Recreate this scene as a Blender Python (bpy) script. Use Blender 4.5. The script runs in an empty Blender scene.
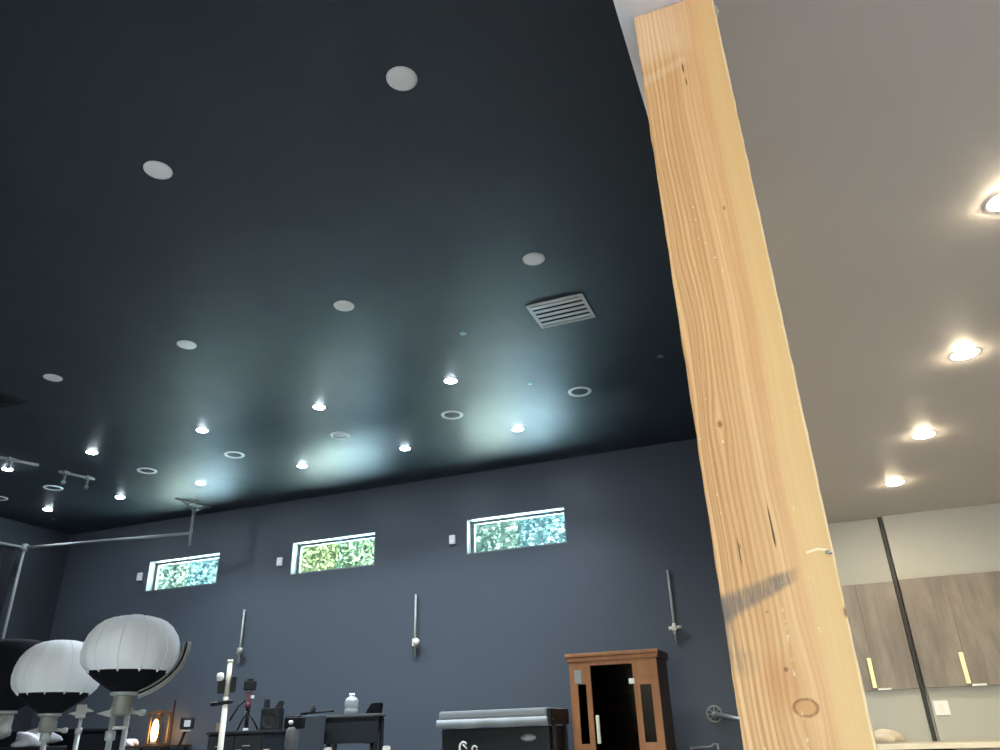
import bpy, bmesh, math, random
from mathutils import Vector, Matrix
random.seed(7)
S = bpy.context.scene
COL = S.collection
PI = math.pi

# ------------------------------------------------------------------ helpers
class X:
    """a shader value; operators add Math nodes"""
    def __init__(s, nt, sock): s.nt, s.k = nt, sock
    def op(s, o, b=None, c=None):
        n = s.nt.nodes.new('ShaderNodeMath'); n.operation = o
        s.nt.links.new(s.k, n.inputs[0])
        for i, v in ((1, b), (2, c)):
            if v is None: continue
            if isinstance(v, X): s.nt.links.new(v.k, n.inputs[i])
            else: n.inputs[i].default_value = v
        return X(s.nt, n.outputs[0])
    def __add__(s, b): return s.op('ADD', b)
    __radd__ = __add__
    def __sub__(s, b): return s.op('SUBTRACT', b)
    def __rsub__(s, b): return s.op('MULTIPLY', -1.0).op('ADD', b)
    def __mul__(s, b): return s.op('MULTIPLY', b)
    __rmul__ = __mul__
    def __truediv__(s, b): return s.op('DIVIDE', b)
    def abs(s): return s.op('ABSOLUTE')
    def sin(s): return s.op('SINE')
    def pow(s, b): return s.op('POWER', b)
    def step(s, lo, hi, smooth=True):
        n = s.nt.nodes.new('ShaderNodeMapRange'); n.interpolation_type = 'SMOOTHSTEP' if smooth else 'LINEAR'
        s.nt.links.new(s.k, n.inputs['Value'])
        n.inputs['From Min'].default_value = lo; n.inputs['From Max'].default_value = hi
        return X(s.nt, n.outputs['Result'])

def newmat(name):
    m = bpy.data.materials.new(name); m.use_nodes = True
    nt = m.node_tree
    b = nt.nodes['Principled BSDF']
    return m, nt, b

def objxyz(nt):
    tc = nt.nodes.new('ShaderNodeTexCoord'); sp = nt.nodes.new('ShaderNodeSeparateXYZ')
    nt.links.new(tc.outputs['Object'], sp.inputs[0])
    return tc.outputs['Object'], X(nt, sp.outputs[0]), X(nt, sp.outputs[1]), X(nt, sp.outputs[2])

def noise(nt, vec, scale, detail=3, rough=0.5, stretch=None, dist=0.0):
    n = nt.nodes.new('ShaderNodeTexNoise')
    n.inputs['Scale'].default_value = scale; n.inputs['Detail'].default_value = detail
    n.inputs['Roughness'].default_value = rough; n.inputs['Distortion'].default_value = dist
    if stretch:
        mp = nt.nodes.new('ShaderNodeMapping'); mp.inputs['Scale'].default_value = stretch
        nt.links.new(vec, mp.inputs['Vector']); vec = mp.outputs[0]
    nt.links.new(vec, n.inputs['Vector'])
    return X(nt, n.outputs['Fac'])

def mix(nt, fac, a, b):
    n = nt.nodes.new('ShaderNodeMix'); n.data_type = 'RGBA'
    if isinstance(fac, X): nt.links.new(fac.k, n.inputs[0])
    else: n.inputs[0].default_value = fac
    for i, v in ((6, a), (7, b)):
        if isinstance(v, (tuple, list)): n.inputs[i].default_value = (*v[:3], 1)
        else: nt.links.new(v, n.inputs[i])
    return n.outputs[2]

def bump(nt, b, h, strength, dist=0.01):
    n = nt.nodes.new('ShaderNodeBump'); n.inputs['Strength'].default_value = strength
    n.inputs['Distance'].default_value = dist
    nt.links.new(h.k, n.inputs['Height']); nt.links.new(n.outputs[0], b.inputs['Normal'])

def paint(name, col, rough=0.5, spec=0.5, var=0.08, scale=6.0, metal=0.0, bmp=0.0, bscale=120, rvar=0.0):
    """painted / plastic / metal surface with a little procedural unevenness"""
    m, nt, b = newmat(name)
    v, x, y, z = objxyz(nt)
    n = noise(nt, v, scale, 4)
    c = mix(nt, n, tuple(q * (1 - var) for q in col), tuple(min(1, q * (1 + var)) for q in col))
    nt.links.new(c, b.inputs['Base Color'])
    b.inputs['Roughness'].default_value = rough
    b.inputs['Specular IOR Level'].default_value = spec
    b.inputs['Metallic'].default_value = metal
    if rvar:
        r = noise(nt, v, 2.2, 5, 0.6)
        nt.links.new((r * (2 * rvar) + (rough - rvar)).k, b.inputs['Roughness'])
    if bmp:
        bump(nt, b, noise(nt, v, bscale, 3), bmp)
    return m

def glow(name, col, strength):
    m = bpy.data.materials.new(name); m.use_nodes = True; nt = m.node_tree
    nt.nodes.remove(nt.nodes['Principled BSDF'])
    e = nt.nodes.new('ShaderNodeEmission'); e.inputs[0].default_value = (*col, 1); e.inputs[1].default_value = strength
    nt.links.new(e.outputs[0], nt.nodes['Material Output'].inputs[0])
    return m

def thin_glass(name, tint=(1, 1, 1), gloss=0.07, rough=0.02):
    m = bpy.data.materials.new(name); m.use_nodes = True; nt = m.node_tree
    nt.nodes.remove(nt.nodes['Principled BSDF'])
    t = nt.nodes.new('ShaderNodeBsdfTransparent'); t.inputs[0].default_value = (*tint, 1)
    g = nt.nodes.new('ShaderNodeBsdfGlossy'); g.inputs['Roughness'].default_value = rough
    mx = nt.nodes.new('ShaderNodeMixShader'); mx.inputs[0].default_value = gloss
    nt.links.new(t.outputs[0], mx.inputs[1]); nt.links.new(g.outputs[0], mx.inputs[2])
    nt.links.new(mx.outputs[0], nt.nodes['Material Output'].inputs[0])
    return m

class M:
    """collects shapes into one mesh"""
    def __init__(s): s.bm = bmesh.new(); s.mi = 0
    def _tag(s, faces, smooth=False):
        for f in faces: f.material_index = s.mi; f.smooth = smooth
    def box(s, x0, x1, y0, y1, z0, z1, bev=0.0, mat=None):
        vs = [s.bm.verts.new(p) for p in ((x0,y0,z0),(x1,y0,z0),(x1,y1,z0),(x0,y1,z0),(x0,y0,z1),(x1,y0,z1),(x1,y1,z1),(x0,y1,z1))]
        if mat is not None:
            for v in vs: v.co = mat @ v.co
        fs = [s.bm.faces.new([vs[i] for i in q]) for q in ((3,2,1,0),(4,5,6,7),(0,1,5,4),(1,2,6,5),(2,3,7,6),(3,0,4,7))]
        s._tag(fs)
        if bev > 0:
            es = list({e for f in fs for e in f.edges})
            r = bmesh.ops.bevel(s.bm, geom=es, offset=bev, segments=2, affect='EDGES', profile=0.6)
            s._tag(r['faces'])
        return s
    def lathe(s, prof, seg=32, center=(0,0,0), mat=None, smooth=True, gores=0, bulge=0.0):
        c = Vector(center); rings = []
        for r, z in prof:
            if r < 1e-6:
                rings.append([s.bm.verts.new(c + Vector((0,0,z)))])
            else:
                ring = []
                for i in range(seg):
                    a = 2*PI*i/seg; k = 1.0
                    if gores:
                        w_ = 2*PI/gores; q_ = (a % w_) - w_/2
                        k = 1 - bulge*(1 - math.cos(w_/2)/math.cos(q_))/(1 - math.cos(w_/2))*1.0
                    ring.append(s.bm.verts.new(c + Vector((r*k*math.cos(a), r*k*math.sin(a), z))))
                rings.append(ring)
        fs = []
        for A, B in zip(rings, rings[1:]):
            for i in range(seg):
                j = (i+1) % seg
                if len(A) == 1 and len(B) == 1: continue
                if len(A) == 1: q = (A[0], B[j], B[i])
                elif len(B) == 1: q = (A[i], A[j], B[0])
                else: q = (A[i], A[j], B[j], B[i])
                fs.append(s.bm.faces.new(q))
        if mat is not None:
            for ring in rings:
                for v in ring: v.co = mat @ v.co
        s._tag(fs, smooth)
        return s
    def tube(s, pts, r, seg=10, r1=None, cap=True):
        pts = [Vector(p) for p in pts]; n = len(pts); rings = []
        prev = None
        for i, p in enumerate(pts):
            t = (pts[min(i+1, n-1)] - pts[max(i-1, 0)]).normalized()
            if prev is None:
                u = t.orthogonal().normalized()
            else:
                u = (prev - t*prev.dot(t)).normalized()
            prev = u; w = t.cross(u)
            rr = r if r1 is None else r + (r1 - r)*i/(n-1)
            rings.append([s.bm.verts.new(p + (u*math.cos(2*PI*k/seg) + w*math.sin(2*PI*k/seg))*rr) for k in range(seg)])
        fs = []
        for A, B in zip(rings, rings[1:]):
            for k in range(seg):
                fs.append(s.bm.faces.new((A[k], A[(k+1)%seg], B[(k+1)%seg], B[k])))
        s._tag(fs, True)
        if cap:
            s._tag([s.bm.faces.new(rings[0][::-1]), s.bm.faces.new(rings[-1])])
        return s
    def torus(s, c, R, r, axis='Y', seg=28, ms=8):
        c = Vector(c); rings = []
        for i in range(seg):
            a = 2*PI*i/seg; ring = []
            for j in range(ms):
                b = 2*PI*j/ms
                p = ((R + r*math.cos(b))*math.cos(a), (R + r*math.cos(b))*math.sin(a), r*math.sin(b))
                p = {'Z': (p[0], p[1], p[2]), 'Y': (p[0], p[2], p[1]), 'X': (p[2], p[0], p[1])}[axis]
                ring.append(s.bm.verts.new(c + Vector(p)))
            rings.append(ring)
        fs = []
        for i in range(seg):
            A, B = rings[i], rings[(i+1) % seg]
            for j in range(ms):
                fs.append(s.bm.faces.new((A[j], B[j], B[(j+1)%ms], A[(j+1)%ms])))
        s._tag(fs, True)
        return s
    def blob(s, c, rx, ry, rz, amp=0.25, seed=0, sub=3, flat=True):
        r = bmesh.ops.create_icosphere(s.bm, subdivisions=sub, radius=1)
        rnd = random.Random(seed); ph = [(rnd.uniform(2, 6), rnd.uniform(2, 6), rnd.uniform(2, 6), rnd.uniform(0, 6)) for _ in range(5)]
        for v in r['verts']:
            p = v.co.copy()
            k = 1 + amp*sum(math.sin(a*p.x + b*p.y + d*p.z + e) for a, b, d, e in ph)/3
            z = p.z*k
            if flat: z = max(z, -0.5)
            v.co = Vector((c[0] + p.x*k*rx, c[1] + p.y*k*ry, c[2] + z*rz))
        s._tag({f for v in r['verts'] for f in v.link_faces}, True)
        return s
    def prism(s, poly, y0, y1, bev=0.0):
        """outline in x,z pushed from y0 to y1"""
        a = [s.bm.verts.new((x, y0, z)) for x, z in poly]; b = [s.bm.verts.new((x, y1, z)) for x, z in poly]
        n = len(poly); fs = [s.bm.faces.new(a), s.bm.faces.new(b[::-1])]
        for i in range(n): fs.append(s.bm.faces.new((a[i], b[i], b[(i+1)%n], a[(i+1)%n])))
        s._tag(fs)
        if bev:
            es = list({e for f in fs for e in f.edges})
            r = bmesh.ops.bevel(s.bm, geom=es, offset=bev, segments=2, affect='EDGES'); s._tag(r['faces'])
        return s
    def build(s, name, mats, parent=None, label=None):
        bmesh.ops.recalc_face_normals(s.bm, faces=s.bm.faces)
        me = bpy.data.meshes.new(name); s.bm.to_mesh(me); s.bm.free()
        for m in (mats if isinstance(mats, (list, tuple)) else [mats]): me.materials.append(m)
        o = bpy.data.objects.new(name, me); COL.objects.link(o)
        if parent is not None: o.parent = parent
        if label: o['label'] = label
        return o

def thing(name, label, cat, loc=(0,0,0), rz=0.0, group=None):
    o = bpy.data.objects.new(name, None); COL.objects.link(o)
    o.location = loc; o.rotation_euler = (0, 0, rz); o.empty_display_size = 0.1
    o['label'] = label; o['category'] = cat
    if group: o['group'] = group
    return o
def tag(o, label, cat, group=None, kind=None, loc=None):
    o['label'] = label; o['category'] = cat
    if group: o['group'] = group
    if kind: o['kind'] = kind
    if loc: o.location = loc
    return o
def struct(o):
    o['kind'] = 'structure'; return o
def dup(root, loc, label, rz=None):   # the beam of a copy keeps its own power
    c = root.copy(); COL.objects.link(c); c.location = loc; c['label'] = label
    if rz is not None: c.rotation_euler = (0, 0, rz)
    for ch in list(root.children):
        d = ch.copy(); COL.objects.link(d); d.parent = c
        if ch.type == 'LIGHT':
            d.data = ch.data.copy(); d.data.energy = 330 if loc[0] > -9 else 70
        for g in list(ch.children):
            e = g.copy(); COL.objects.link(e); e.parent = d
    return c

# ------------------------------------------------------------------ camera
HC = 1.1
f_px = 751.0
up = Vector((-52, -1582, f_px)).normalized()
yy = Vector((328, 345, f_px)); yy = (yy - up*yy.dot(up)).normalized()
xx = yy.cross(up).normalized()
R = Matrix((xx, yy, up))
rt, upv, bk = R @ Vector((1, 0, 0)), R @ Vector((0, -1, 0)), R @ Vector((0, 0, -1))
cam = bpy.data.cameras.new('camera'); cam.sensor_width = 36; cam.lens = f_px*36/1000; cam.clip_start = 0.02; cam.clip_end = 500
co = bpy.data.objects.new('camera', cam); COL.objects.link(co)
co.matrix_world = Matrix(((rt.x, upv.x, bk.x, 0), (rt.y, upv.y, bk.y, 0), (rt.z, upv.z, bk.z, HC), (0, 0, 0, 1)))
S.camera = co

# ------------------------------------------------------------------ materials
m_ceil = paint('dark ceiling paint', (0.013, 0.0205, 0.029), 0.50, 0.5, 0.10, 1.5, bmp=0.05, bscale=45, rvar=0.07)
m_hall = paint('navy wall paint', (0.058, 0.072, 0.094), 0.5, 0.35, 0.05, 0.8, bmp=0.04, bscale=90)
m_halldark = paint('near black wall paint', (0.028, 0.034, 0.045), 0.55, 0.3, 0.05, 0.8)  # navy paint darkened for the dim left end of the hall
m_taupe = paint('taupe ceiling paint', (0.455, 0.425, 0.405), 0.55, 0.4, 0.03, 1.2, bmp=0.06, bscale=55)
m_kwall = paint('grey green wall paint', (0.41, 0.42, 0.395), 0.5, 0.4, 0.04, 1.5)
m_floor = paint('polished concrete', (0.27, 0.27, 0.27), 0.35, 0.5, 0.15, 1.0, rvar=0.08)
m_frame = paint('window frame paint', (0.17, 0.20, 0.21), 0.5, 0.4, 0.03)
m_edge = paint('dull grey edge', (0.11, 0.115, 0.12), 0.5, 0.3, 0.06)
m_kfloor = paint('pale tile floor', (0.68, 0.66, 0.62), 0.4, 0.5, 0.06, 2.0)
m_white = paint('white paint', (0.80, 0.82, 0.84), 0.45, 0.5, 0.03)
m_trimw = paint('white plastic', (0.74, 0.75, 0.75), 0.4, 0.5, 0.02)
m_lens = paint('unlit diffuser', (0.82, 0.82, 0.79), 0.3, 0.5, 0.02)
m_lensg = paint('grey recessed diffuser', (0.24, 0.25, 0.25), 0.35, 0.5, 0.05)
m_grille = paint('grey vent metal', (0.50, 0.50, 0.49), 0.45, 0.5, 0.05)
m_dark = paint('black recess', (0.012, 0.012, 0.013), 0.7, 0.2, 0.1)
m_black = paint('black plastic', (0.006, 0.007, 0.009), 0.45, 0.3, 0.15)
m_blackfab = paint('black fabric', (0.006, 0.007, 0.010), 0.9, 0.1, 0.25, 20, bmp=0.2, bscale=200)
m_charcoal = paint('charcoal laminate', (0.026, 0.027, 0.029), 0.5, 0.3, 0.08)
m_greyd = paint('dark grey plastic', (0.016, 0.020, 0.026), 0.5, 0.3, 0.08)
m_greym = paint('mid grey fabric', (0.040, 0.050, 0.066), 0.8, 0.3, 0.1, 14)
m_steel = paint('dull steel', (0.42, 0.43, 0.43), 0.38, 0.5, 0.06, metal=0.85)
m_galv = paint('galvanised pipe', (0.40, 0.42, 0.43), 0.5, 0.4, 0.10, 14, metal=0.35)
m_pipe = paint('dull grey pipe', (0.15, 0.16, 0.17), 0.65, 0.3, 0.10, 14, metal=0.1)
m_greymetal = paint('grey painted metal', (0.26, 0.27, 0.26), 0.45, 0.5, 0.06)
m_rod = paint('grey rod', (0.33, 0.34, 0.32), 0.45, 0.5, 0.06)
m_cream = paint('cream plastic', (0.66, 0.64, 0.54), 0.45, 0.5, 0.04)
m_brass = paint('pale brass', (0.86, 0.78, 0.42), 0.35, 0.5, 0.04, metal=0.25)
m_lampmetal = paint('lamp head grey', (0.20, 0.205, 0.19), 0.5, 0.5, 0.08)
m_red = paint('dark red metal', (0.10, 0.025, 0.035), 0.4, 0.5, 0.1)
m_counter = paint('cream stone', (0.66, 0.60, 0.48), 0.3, 0.5, 0.08, 18)
m_vinyl = paint('grey quilted vinyl', (0.20, 0.22, 0.235), 0.5, 0.4, 0.08, 9, bmp=0.25, bscale=16)
m_sensor = paint('white sensor plastic', (0.78, 0.78, 0.80), 0.4, 0.5, 0.02)
m_cloth = paint('white cloth', (0.72, 0.71, 0.74), 0.9, 0.1, 0.06, 25, bmp=0.3, bscale=60)
m_jug = paint('cloudy clear plastic', (0.30, 0.33, 0.36), 0.25, 0.5, 0.15, 12)
m_teal = paint('teal cap', (0.10, 0.22, 0.24), 0.4, 0.5, 0.05)
m_capg = paint('grey cap', (0.11, 0.12, 0.125), 0.4, 0.5, 0.05)
m_glass = thin_glass('clear glass')
m_glassb = thin_glass('blue tinted glass', (0.80, 0.95, 1.0))
m_glassg = thin_glass('faintly green glass', (0.92, 1.0, 0.92))
m_dglass = thin_glass('smoked glass', (0.30, 0.27, 0.25), 0.004, 0.08)
m_cool = glow('cool white lamp', (0.80, 0.92, 1.0), 420)
m_warm = glow('warm white lamp', (1.0, 0.84, 0.58), 760)
m_flame = glow('amber bulb', (1.0, 0.50, 0.13), 24)
m_led = glow('soft led', (0.85, 0.92, 1.0), 0.6)

def wood(name, c0, c1, freq=60, stretch=(1, 1, 0.07), rough=0.5, nz=5, detail=4):
    m, nt, b = newmat(name); v, x, y, z = objxyz(nt)
    n = noise(nt, v, nz, detail, 0.6, stretch, 0.6)
    g = ((n*freq).sin()*0.5 + 0.5).pow(1.5)
    n2 = noise(nt, v, 30, 3, 0.6, (1, 1, 0.05))
    c = mix(nt, g*0.55 + n2*0.45, c0, c1)
    nt.links.new(c, b.inputs['Base Color']); b.inputs['Roughness'].default_value = rough
    return m
m_sauna = wood('cedar', (0.25, 0.095, 0.030), (0.36, 0.155, 0.058), 22)
m_saunad = wood('dark cedar', (0.030, 0.014, 0.010), (0.050, 0.022, 0.014), 22)
m_lanternwood = wood('lantern wood', (0.12, 0.06, 0.03), (0.18, 0.095, 0.045), 22)
m_cab = wood('grey taupe wood laminate', (0.10, 0.083, 0.072), (0.32, 0.285, 0.25), 6.5, (1, 1, 0.30), 0.45, 3.6, 5)
m_trunk = paint('bark', (0.10, 0.075, 0.05), 0.9, 0.1, 0.3, 14)

def leafmat(name, c0, c1):
    m, nt, b = newmat(name); v, x, y, z = objxyz(nt)
    n = noise(nt, v, 2.5, 4)
    c = mix(nt, n.step(0.35, 0.65), c0, c1)
    b.inputs['Roughness'].default_value = 0.6
    nt.links.new(c, b.inputs['Base Color'])
    tr = nt.nodes.new('ShaderNodeBsdfTranslucent'); nt.links.new(c, tr.inputs[0])
    mx = nt.nodes.new('ShaderNodeMixShader'); mx.inputs[0].default_value = 0.58
    nt.links.new(b.outputs[0], mx.inputs[1]); nt.links.new(tr.outputs[0], mx.inputs[2])
    nt.links.new(mx.outputs[0], nt.nodes['Material Output'].inputs[0])
    return m
m_leaf = leafmat('spring leaves', (0.056, 0.078, 0.030), (0.084, 0.102, 0.052))
m_leaf2 = leafmat('blue green leaves', (0.045, 0.080, 0.072), (0.070, 0.102, 0.096))
m_yard = paint('grey concrete yard', (0.088, 0.09, 0.092), 0.9, 0.1, 0.08, 2)
m_bounce = paint('white gravel yard', (0.68, 0.81, 0.88), 0.9, 0.1, 0.08, 2)

def post_wood():
    m, nt, b = newmat('douglas fir post')
    v, x, y, z = objxyz(nt)          # x across the face (-0.083..0.083), z up from the floor
    slow = noise(nt, v, 1.0, 2, 0.5, (3, 3, 1.6))
    mid = noise(nt, v, 1.0, 3, 0.5, (14, 14, 5))
    def bulge(cx, cz, sx, sz, amp):
        dx = (x - cx)/sx; dz = (z - cz)/sz
        e = ((dx*dx + dz*dz)*-1.0).op('EXPONENT')
        return dx*e*amp
    # grain lines flow round the knots; their spacing and strength wander
    g = x + (slow - 0.5)*0.045 + (mid - 0.5)*0.008 + (z - 1.3)*0.006 - bulge(0.004, 1.120, 0.030, 0.070, 0.017) - bulge(-0.045, 1.543, 0.014, 0.05, 0.010) - bulge(-0.075, 1.75, 0.03, 0.10, 0.016)
    def streak(sc, seed, detail=2):
        cb = nt.nodes.new('ShaderNodeCombineXYZ')
        nt.links.new((g*sc + seed).k, cb.inputs[0]); nt.links.new((z*0.9 + seed).k, cb.inputs[1])
        return noise(nt, cb.outputs[0], 1.0, detail, 0.5)
    coarse = streak(165.0, 3.1)                              # early / late wood bands
    fine = streak(520.0, 11.7)
    broad = streak(34.0, 5.3)
    lines = ((g*690.0 + coarse*4.0).sin()*0.5 + 0.5).pow(1.8)
    lw = (x*-1.0).step(-0.035, 0.055)
    fib = noise(nt, v, 1.0, 4, 0.65, (420, 420, 7))
    base = mix(nt, broad.step(0.25, 0.75), (0.545, 0.300, 0.128), (0.665, 0.410, 0.200))
    c = mix(nt, coarse.step(0.42, 0.72)*(lw*0.40 + 0.16), base, (0.36, 0.165, 0.055))
    c = mix(nt, lines*(lw*0.62 + 0.14)*(fine*0.8 + 0.50), c, (0.36, 0.165, 0.055))
    c = mix(nt, fine.step(0.50, 0.80)*0.28, c, (0.42, 0.215, 0.085))
    c = mix(nt, fib.step(0.45, 0.75)*0.26, c, (0.74, 0.50, 0.28))
    # paler sapwood down the right hand edge
    edge = x + (slow - 0.5)*0.035 + (fine - 0.5)*0.006 - (z - 1.7)*0.004
    sap = edge.step(0.036, 0.049)
    c = mix(nt, sap*0.72, c, mix(nt, fine*0.55 + fib*0.25, (0.655, 0.435, 0.190), (0.53, 0.33, 0.14)))
    c = mix(nt, (x + (mid - 0.5)*0.006).step(0.0785, 0.0815)*0.6, c, (0.80, 0.66, 0.44))
    def ell(cx, cz, rx, rz):
        dx = (x - cx + (mid - 0.5)*0.006)/rx; dz = (z - cz + (mid - 0.5)*0.008)/rz
        return (dx*dx + dz*dz).pow(0.5)
    # large knot with its dark rim, and the reddish wood around it
    k = ell(0.0050, 1.1170, 0.0150, 0.0105)
    halo = 1.0 - ell(-0.020, 1.150, 0.040, 0.060).step(0.1, 1.0)
    c = mix(nt, halo*0.42, c, (0.42, 0.16, 0.05))
    c = mix(nt, (1.0 - (k - 1.0).abs().step(0.02, 0.30))*0.80*noise(nt, v, 1.0, 2, 0.5, (90, 90, 90)).step(0.2, 0.5), c, (0.20, 0.07, 0.02))
    c = mix(nt, (1.0 - k.step(0.85, 1.0))*0.62, c, (0.48, 0.23, 0.08))
    for cx, cz, rx, rz, a in ((-0.0117, 1.167, 0.0045, 0.0045, 0.8), (-0.0237, 1.2455, 0.003, 0.003, 0.5), (-0.0453, 1.543, 0.0055, 0.009, 0.75), (0.0251, 1.958, 0.0035, 0.007, 0.6), (-0.045, 1.345, 0.002, 0.007, 0.5), (0.080, 1.237, 0.0035, 0.010, 0.75)):
        c = mix(nt, (1.0 - ell(cx, cz, rx, rz).step(0.35, 1.0))*a, c, (0.17, 0.07, 0.025))
    # drying checks
    for cx, cz, w, h in ((0.0042, 1.372, 0.0013, 0.040), (0.0047, 1.352, 0.0016, 0.020), (-0.0018, 2.325, 0.0018, 0.020), (0.000, 2.285, 0.0012, 0.014), (-0.048, 1.335, 0.0008, 0.03)):
        dx = (x - cx - (cz - z)*0.02)/(w + 0.0006); dz = (z - cz)/h
        c = mix(nt, (1.0 - (dx*dx + dz*dz).pow(0.5).step(0.45, 1.0))*0.9, c, (0.085, 0.04, 0.02))
    # grey scuff running up from the left edge, and fainter ones below
    t = (x + 0.083)/0.113
    zc = t*0.042 + 1.255
    band = 1.0 - ((z - zc + (mid - 0.5)*0.022)/(0.021 - t*0.011)).abs().step(0.50, 1.30)
    band = band*(1.0 - t.step(0.80, 1.05))
    scr = noise(nt, v, 1.0, 3, 0.7, (330, 330, 22))
    c = mix(nt, band*(scr.step(0.30, 0.60)*0.50 + 0.34), c, (0.135, 0.110, 0.092))
    b1 = 1.0 - ell(-0.083, 1.250, 0.018, 0.034).step(0.2, 1.0); c = mix(nt, b1*0.60, c, (0.11, 0.095, 0.085))
    b2 = 1.0 - ell(-0.066, 1.180, 0.020, 0.028).step(0.2, 1.0); c = mix(nt, b2*0.45*scr.step(0.35, 0.6), c, (0.13, 0.10, 0.08))
    b3 = 1.0 - ell(-0.080, 1.205, 0.010, 0.060).step(0.2, 1.0); c = mix(nt, b3*0.55*scr.step(0.3, 0.6), c, (0.11, 0.095, 0.085))
    # pale plaster flecks and a broken scratch, with a lighter scrape near the top
    fl = noise(nt, v, 1.0, 2, 0.5, (190, 190, 95)).step(0.70, 0.76)
    zone = noise(nt, v, 1.0, 1, 0.5, (11, 11, 3.5)).step(0.50, 0.62)
    c = mix(nt, fl*zone*0.8, c, (0.84, 0.74, 0.60))
    sc = 1.0 - (x + 0.0015 + (mid - 0.5)*0.007).abs().step(0.0008, 0.0026)
    sc = sc*noise(nt, v, 1.0, 3, 0.7, (60, 60, 60)).step(0.50, 0.66)*(1.0 - z.step(1.24, 1.28))
    c = mix(nt, sc*0.6, c, (0.80, 0.68, 0.53))
    s2 = 1.0 - (x - 0.042 + (mid - 0.5)*0.010).abs().step(0.001, 0.004)
    s2 = s2*noise(nt, v, 1.0, 3, 0.7, (70, 70, 80)).step(0.54, 0.68)*z.step(1.19, 1.21)*(1.0 - z.step(1.29, 1.31))
    c = mix(nt, s2*0.6, c, (0.82, 0.70, 0.55))
    arc = 1.0 - (z - 1.328 + (x - 0.062).abs()*0.22).abs().step(0.0008, 0.0026)
    c = mix(nt, arc*x.step(0.044, 0.047)*(1.0 - x.step(0.074, 0.077))*0.7, c, (0.82, 0.70, 0.50))
    top = z.step(2.34, 2.40)*(1.0 - (x + 0.02).step(0.0, 0.07))
    c = mix(nt, top*0.35, c, (0.74, 0.55, 0.38))
    blaze = 1.0 - ((z - 2.345 - x*0.35)/0.016).abs().step(0.2, 1.2)
    c = mix(nt, blaze*(1.0 - x.step(0.0, 0.02))*0.16, c, (0.80, 0.64, 0.48))
    nt.links.new(c, b.inputs['Base Color'])
    b.inputs['Roughness'].default_value = 0.62; b.inputs['Specular IOR Level'].default_value = 0.3
    bump(nt, b, coarse*0.5 + fib*0.6, 0.25, 0.002)
    return m
m_post = post_wood()

# ------------------------------------------------------------------ the setting
D = 10.0; CZ = 4.64; KZ = 2.85; XL = -12.42; HL, HR = -0.146, 0.056; KY = 8.0; KX = 5.0; RY = -4.0
WIN = [(-10.40, -8.90), (-7.46, -5.94), (-4.415, -2.90)]; WZ0, WZ1 = 3.425, 3.935

struct(M().box(XL - .2, HL, RY - .2, D + .2, -0.2, 0.0).build('floor', m_floor))
struct(M().box(HL, KX + .2, RY - .2, D + .2, -0.2, 0.0).build('floor_kitchen', m_kfloor))
struct(M().box(XL - .2, HL, RY - .2, D + .2, CZ, CZ + .25).build('ceiling', m_ceil))
struct(M().box(HR, KX + .2, RY - .2, D + .2, KZ, KZ + .25).build('ceiling_kitchen', m_taupe))
w = M()
xs = [XL - .2] + [q for p in WIN for q in p] + [HL]
w.box(xs[0], xs[-1], D, D + .2, 0, WZ0).box(xs[0], xs[-1], D, D + .2, WZ1, CZ)
for i in range(0, len(xs), 2): w.box(xs[i], xs[i+1], D, D + .2, WZ0, WZ1)
struct(w.build('wall_back', m_hall))
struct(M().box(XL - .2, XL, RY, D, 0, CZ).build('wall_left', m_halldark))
GX0, GX1, GZ = -4.7, -.40, 3.3
w = M().box(XL - .2, GX0, RY - .2, RY, 0, CZ).box(GX1, HL, RY - .2, RY, 0, CZ).box(GX0, GX1, RY - .2, RY, GZ, CZ)
struct(w.build('wall_rear', m_hall))
d = struct(thing('door_2', 'wide glazed front of the hall', 'door', (0, RY - .1, 0)))
q = M()
for i in range(4):
    a = GX0 + (GX1 - GX0)*i/3
    q.box(max(a - .04, GX0), min(a + .04, GX1), -.03, .03, 0.0, GZ)
q.box(GX0, GX1, -.03, .03, GZ - .08, GZ).box(GX0, GX1, -.03, .03, 0, .1)
q.build('door_frame', m_charcoal, d)
M().box(GX0, GX1, -.004, .004, .1, GZ - .08).build('pane', m_glass, d)
# the header between hall and kitchen: dark on the hall side, white soffit
h = M().box(HL, HL + .02, RY, D, 2.534, CZ)
h.mi = 1; h.box(HL, HR, RY, KY, 2.514, 2.534)
h.mi = 2; h.box(HL + .02, HR, RY, D, 2.534, CZ)
struct(h.build('wall_header', [m_hall, m_white, m_taupe]))
p = M().box(HL, HL + .02, KY, D, 0, 2.514); p.mi = 1; p.box(HL + .02, HR, KY, D, 0, 2.534)
struct(p.build('wall_partition', [m_hall, m_kwall]))
struct(M().box(HR, KX, KY, KY + .2, 0, KZ).build('wall_kitchen', m_kwall))
struct(M().box(KX, KX + .2, RY, KY, 0, KZ).build('wall_right', m_kwall))
# wall behind the camera with wide glazed doors
DX0, DX1, DZ = 0.9, 4.6, 2.45
w = M().box(HL, DX0, RY - .2, RY, 0, KZ).box(DX1, KX + .2, RY - .2, RY, 0, KZ).box(DX0, DX1, RY - .2, RY, DZ, KZ)
struct(w.build('wall_front', m_kwall))
d = struct(thing('door_1', 'wide glazed doors in the wall facing the kitchen', 'door', (0, RY - .1, 0)))
q = M()
for i in range(5):
    a = DX0 + (DX1 - DX0)*i/4
    q.box(max(a - .04, DX0), min(a + .04, DX1), -.03, .03, 0.0, DZ)
q.box(DX0, DX1, -.03, .03, DZ - .08, DZ).box(DX0, DX1, -.03, .03, 0, .1)
q.build('door_frame', m_charcoal, d)
M().box(DX0, DX1, -.004, .004, .1, DZ - .08).build('pane', m_glass, d)

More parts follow.
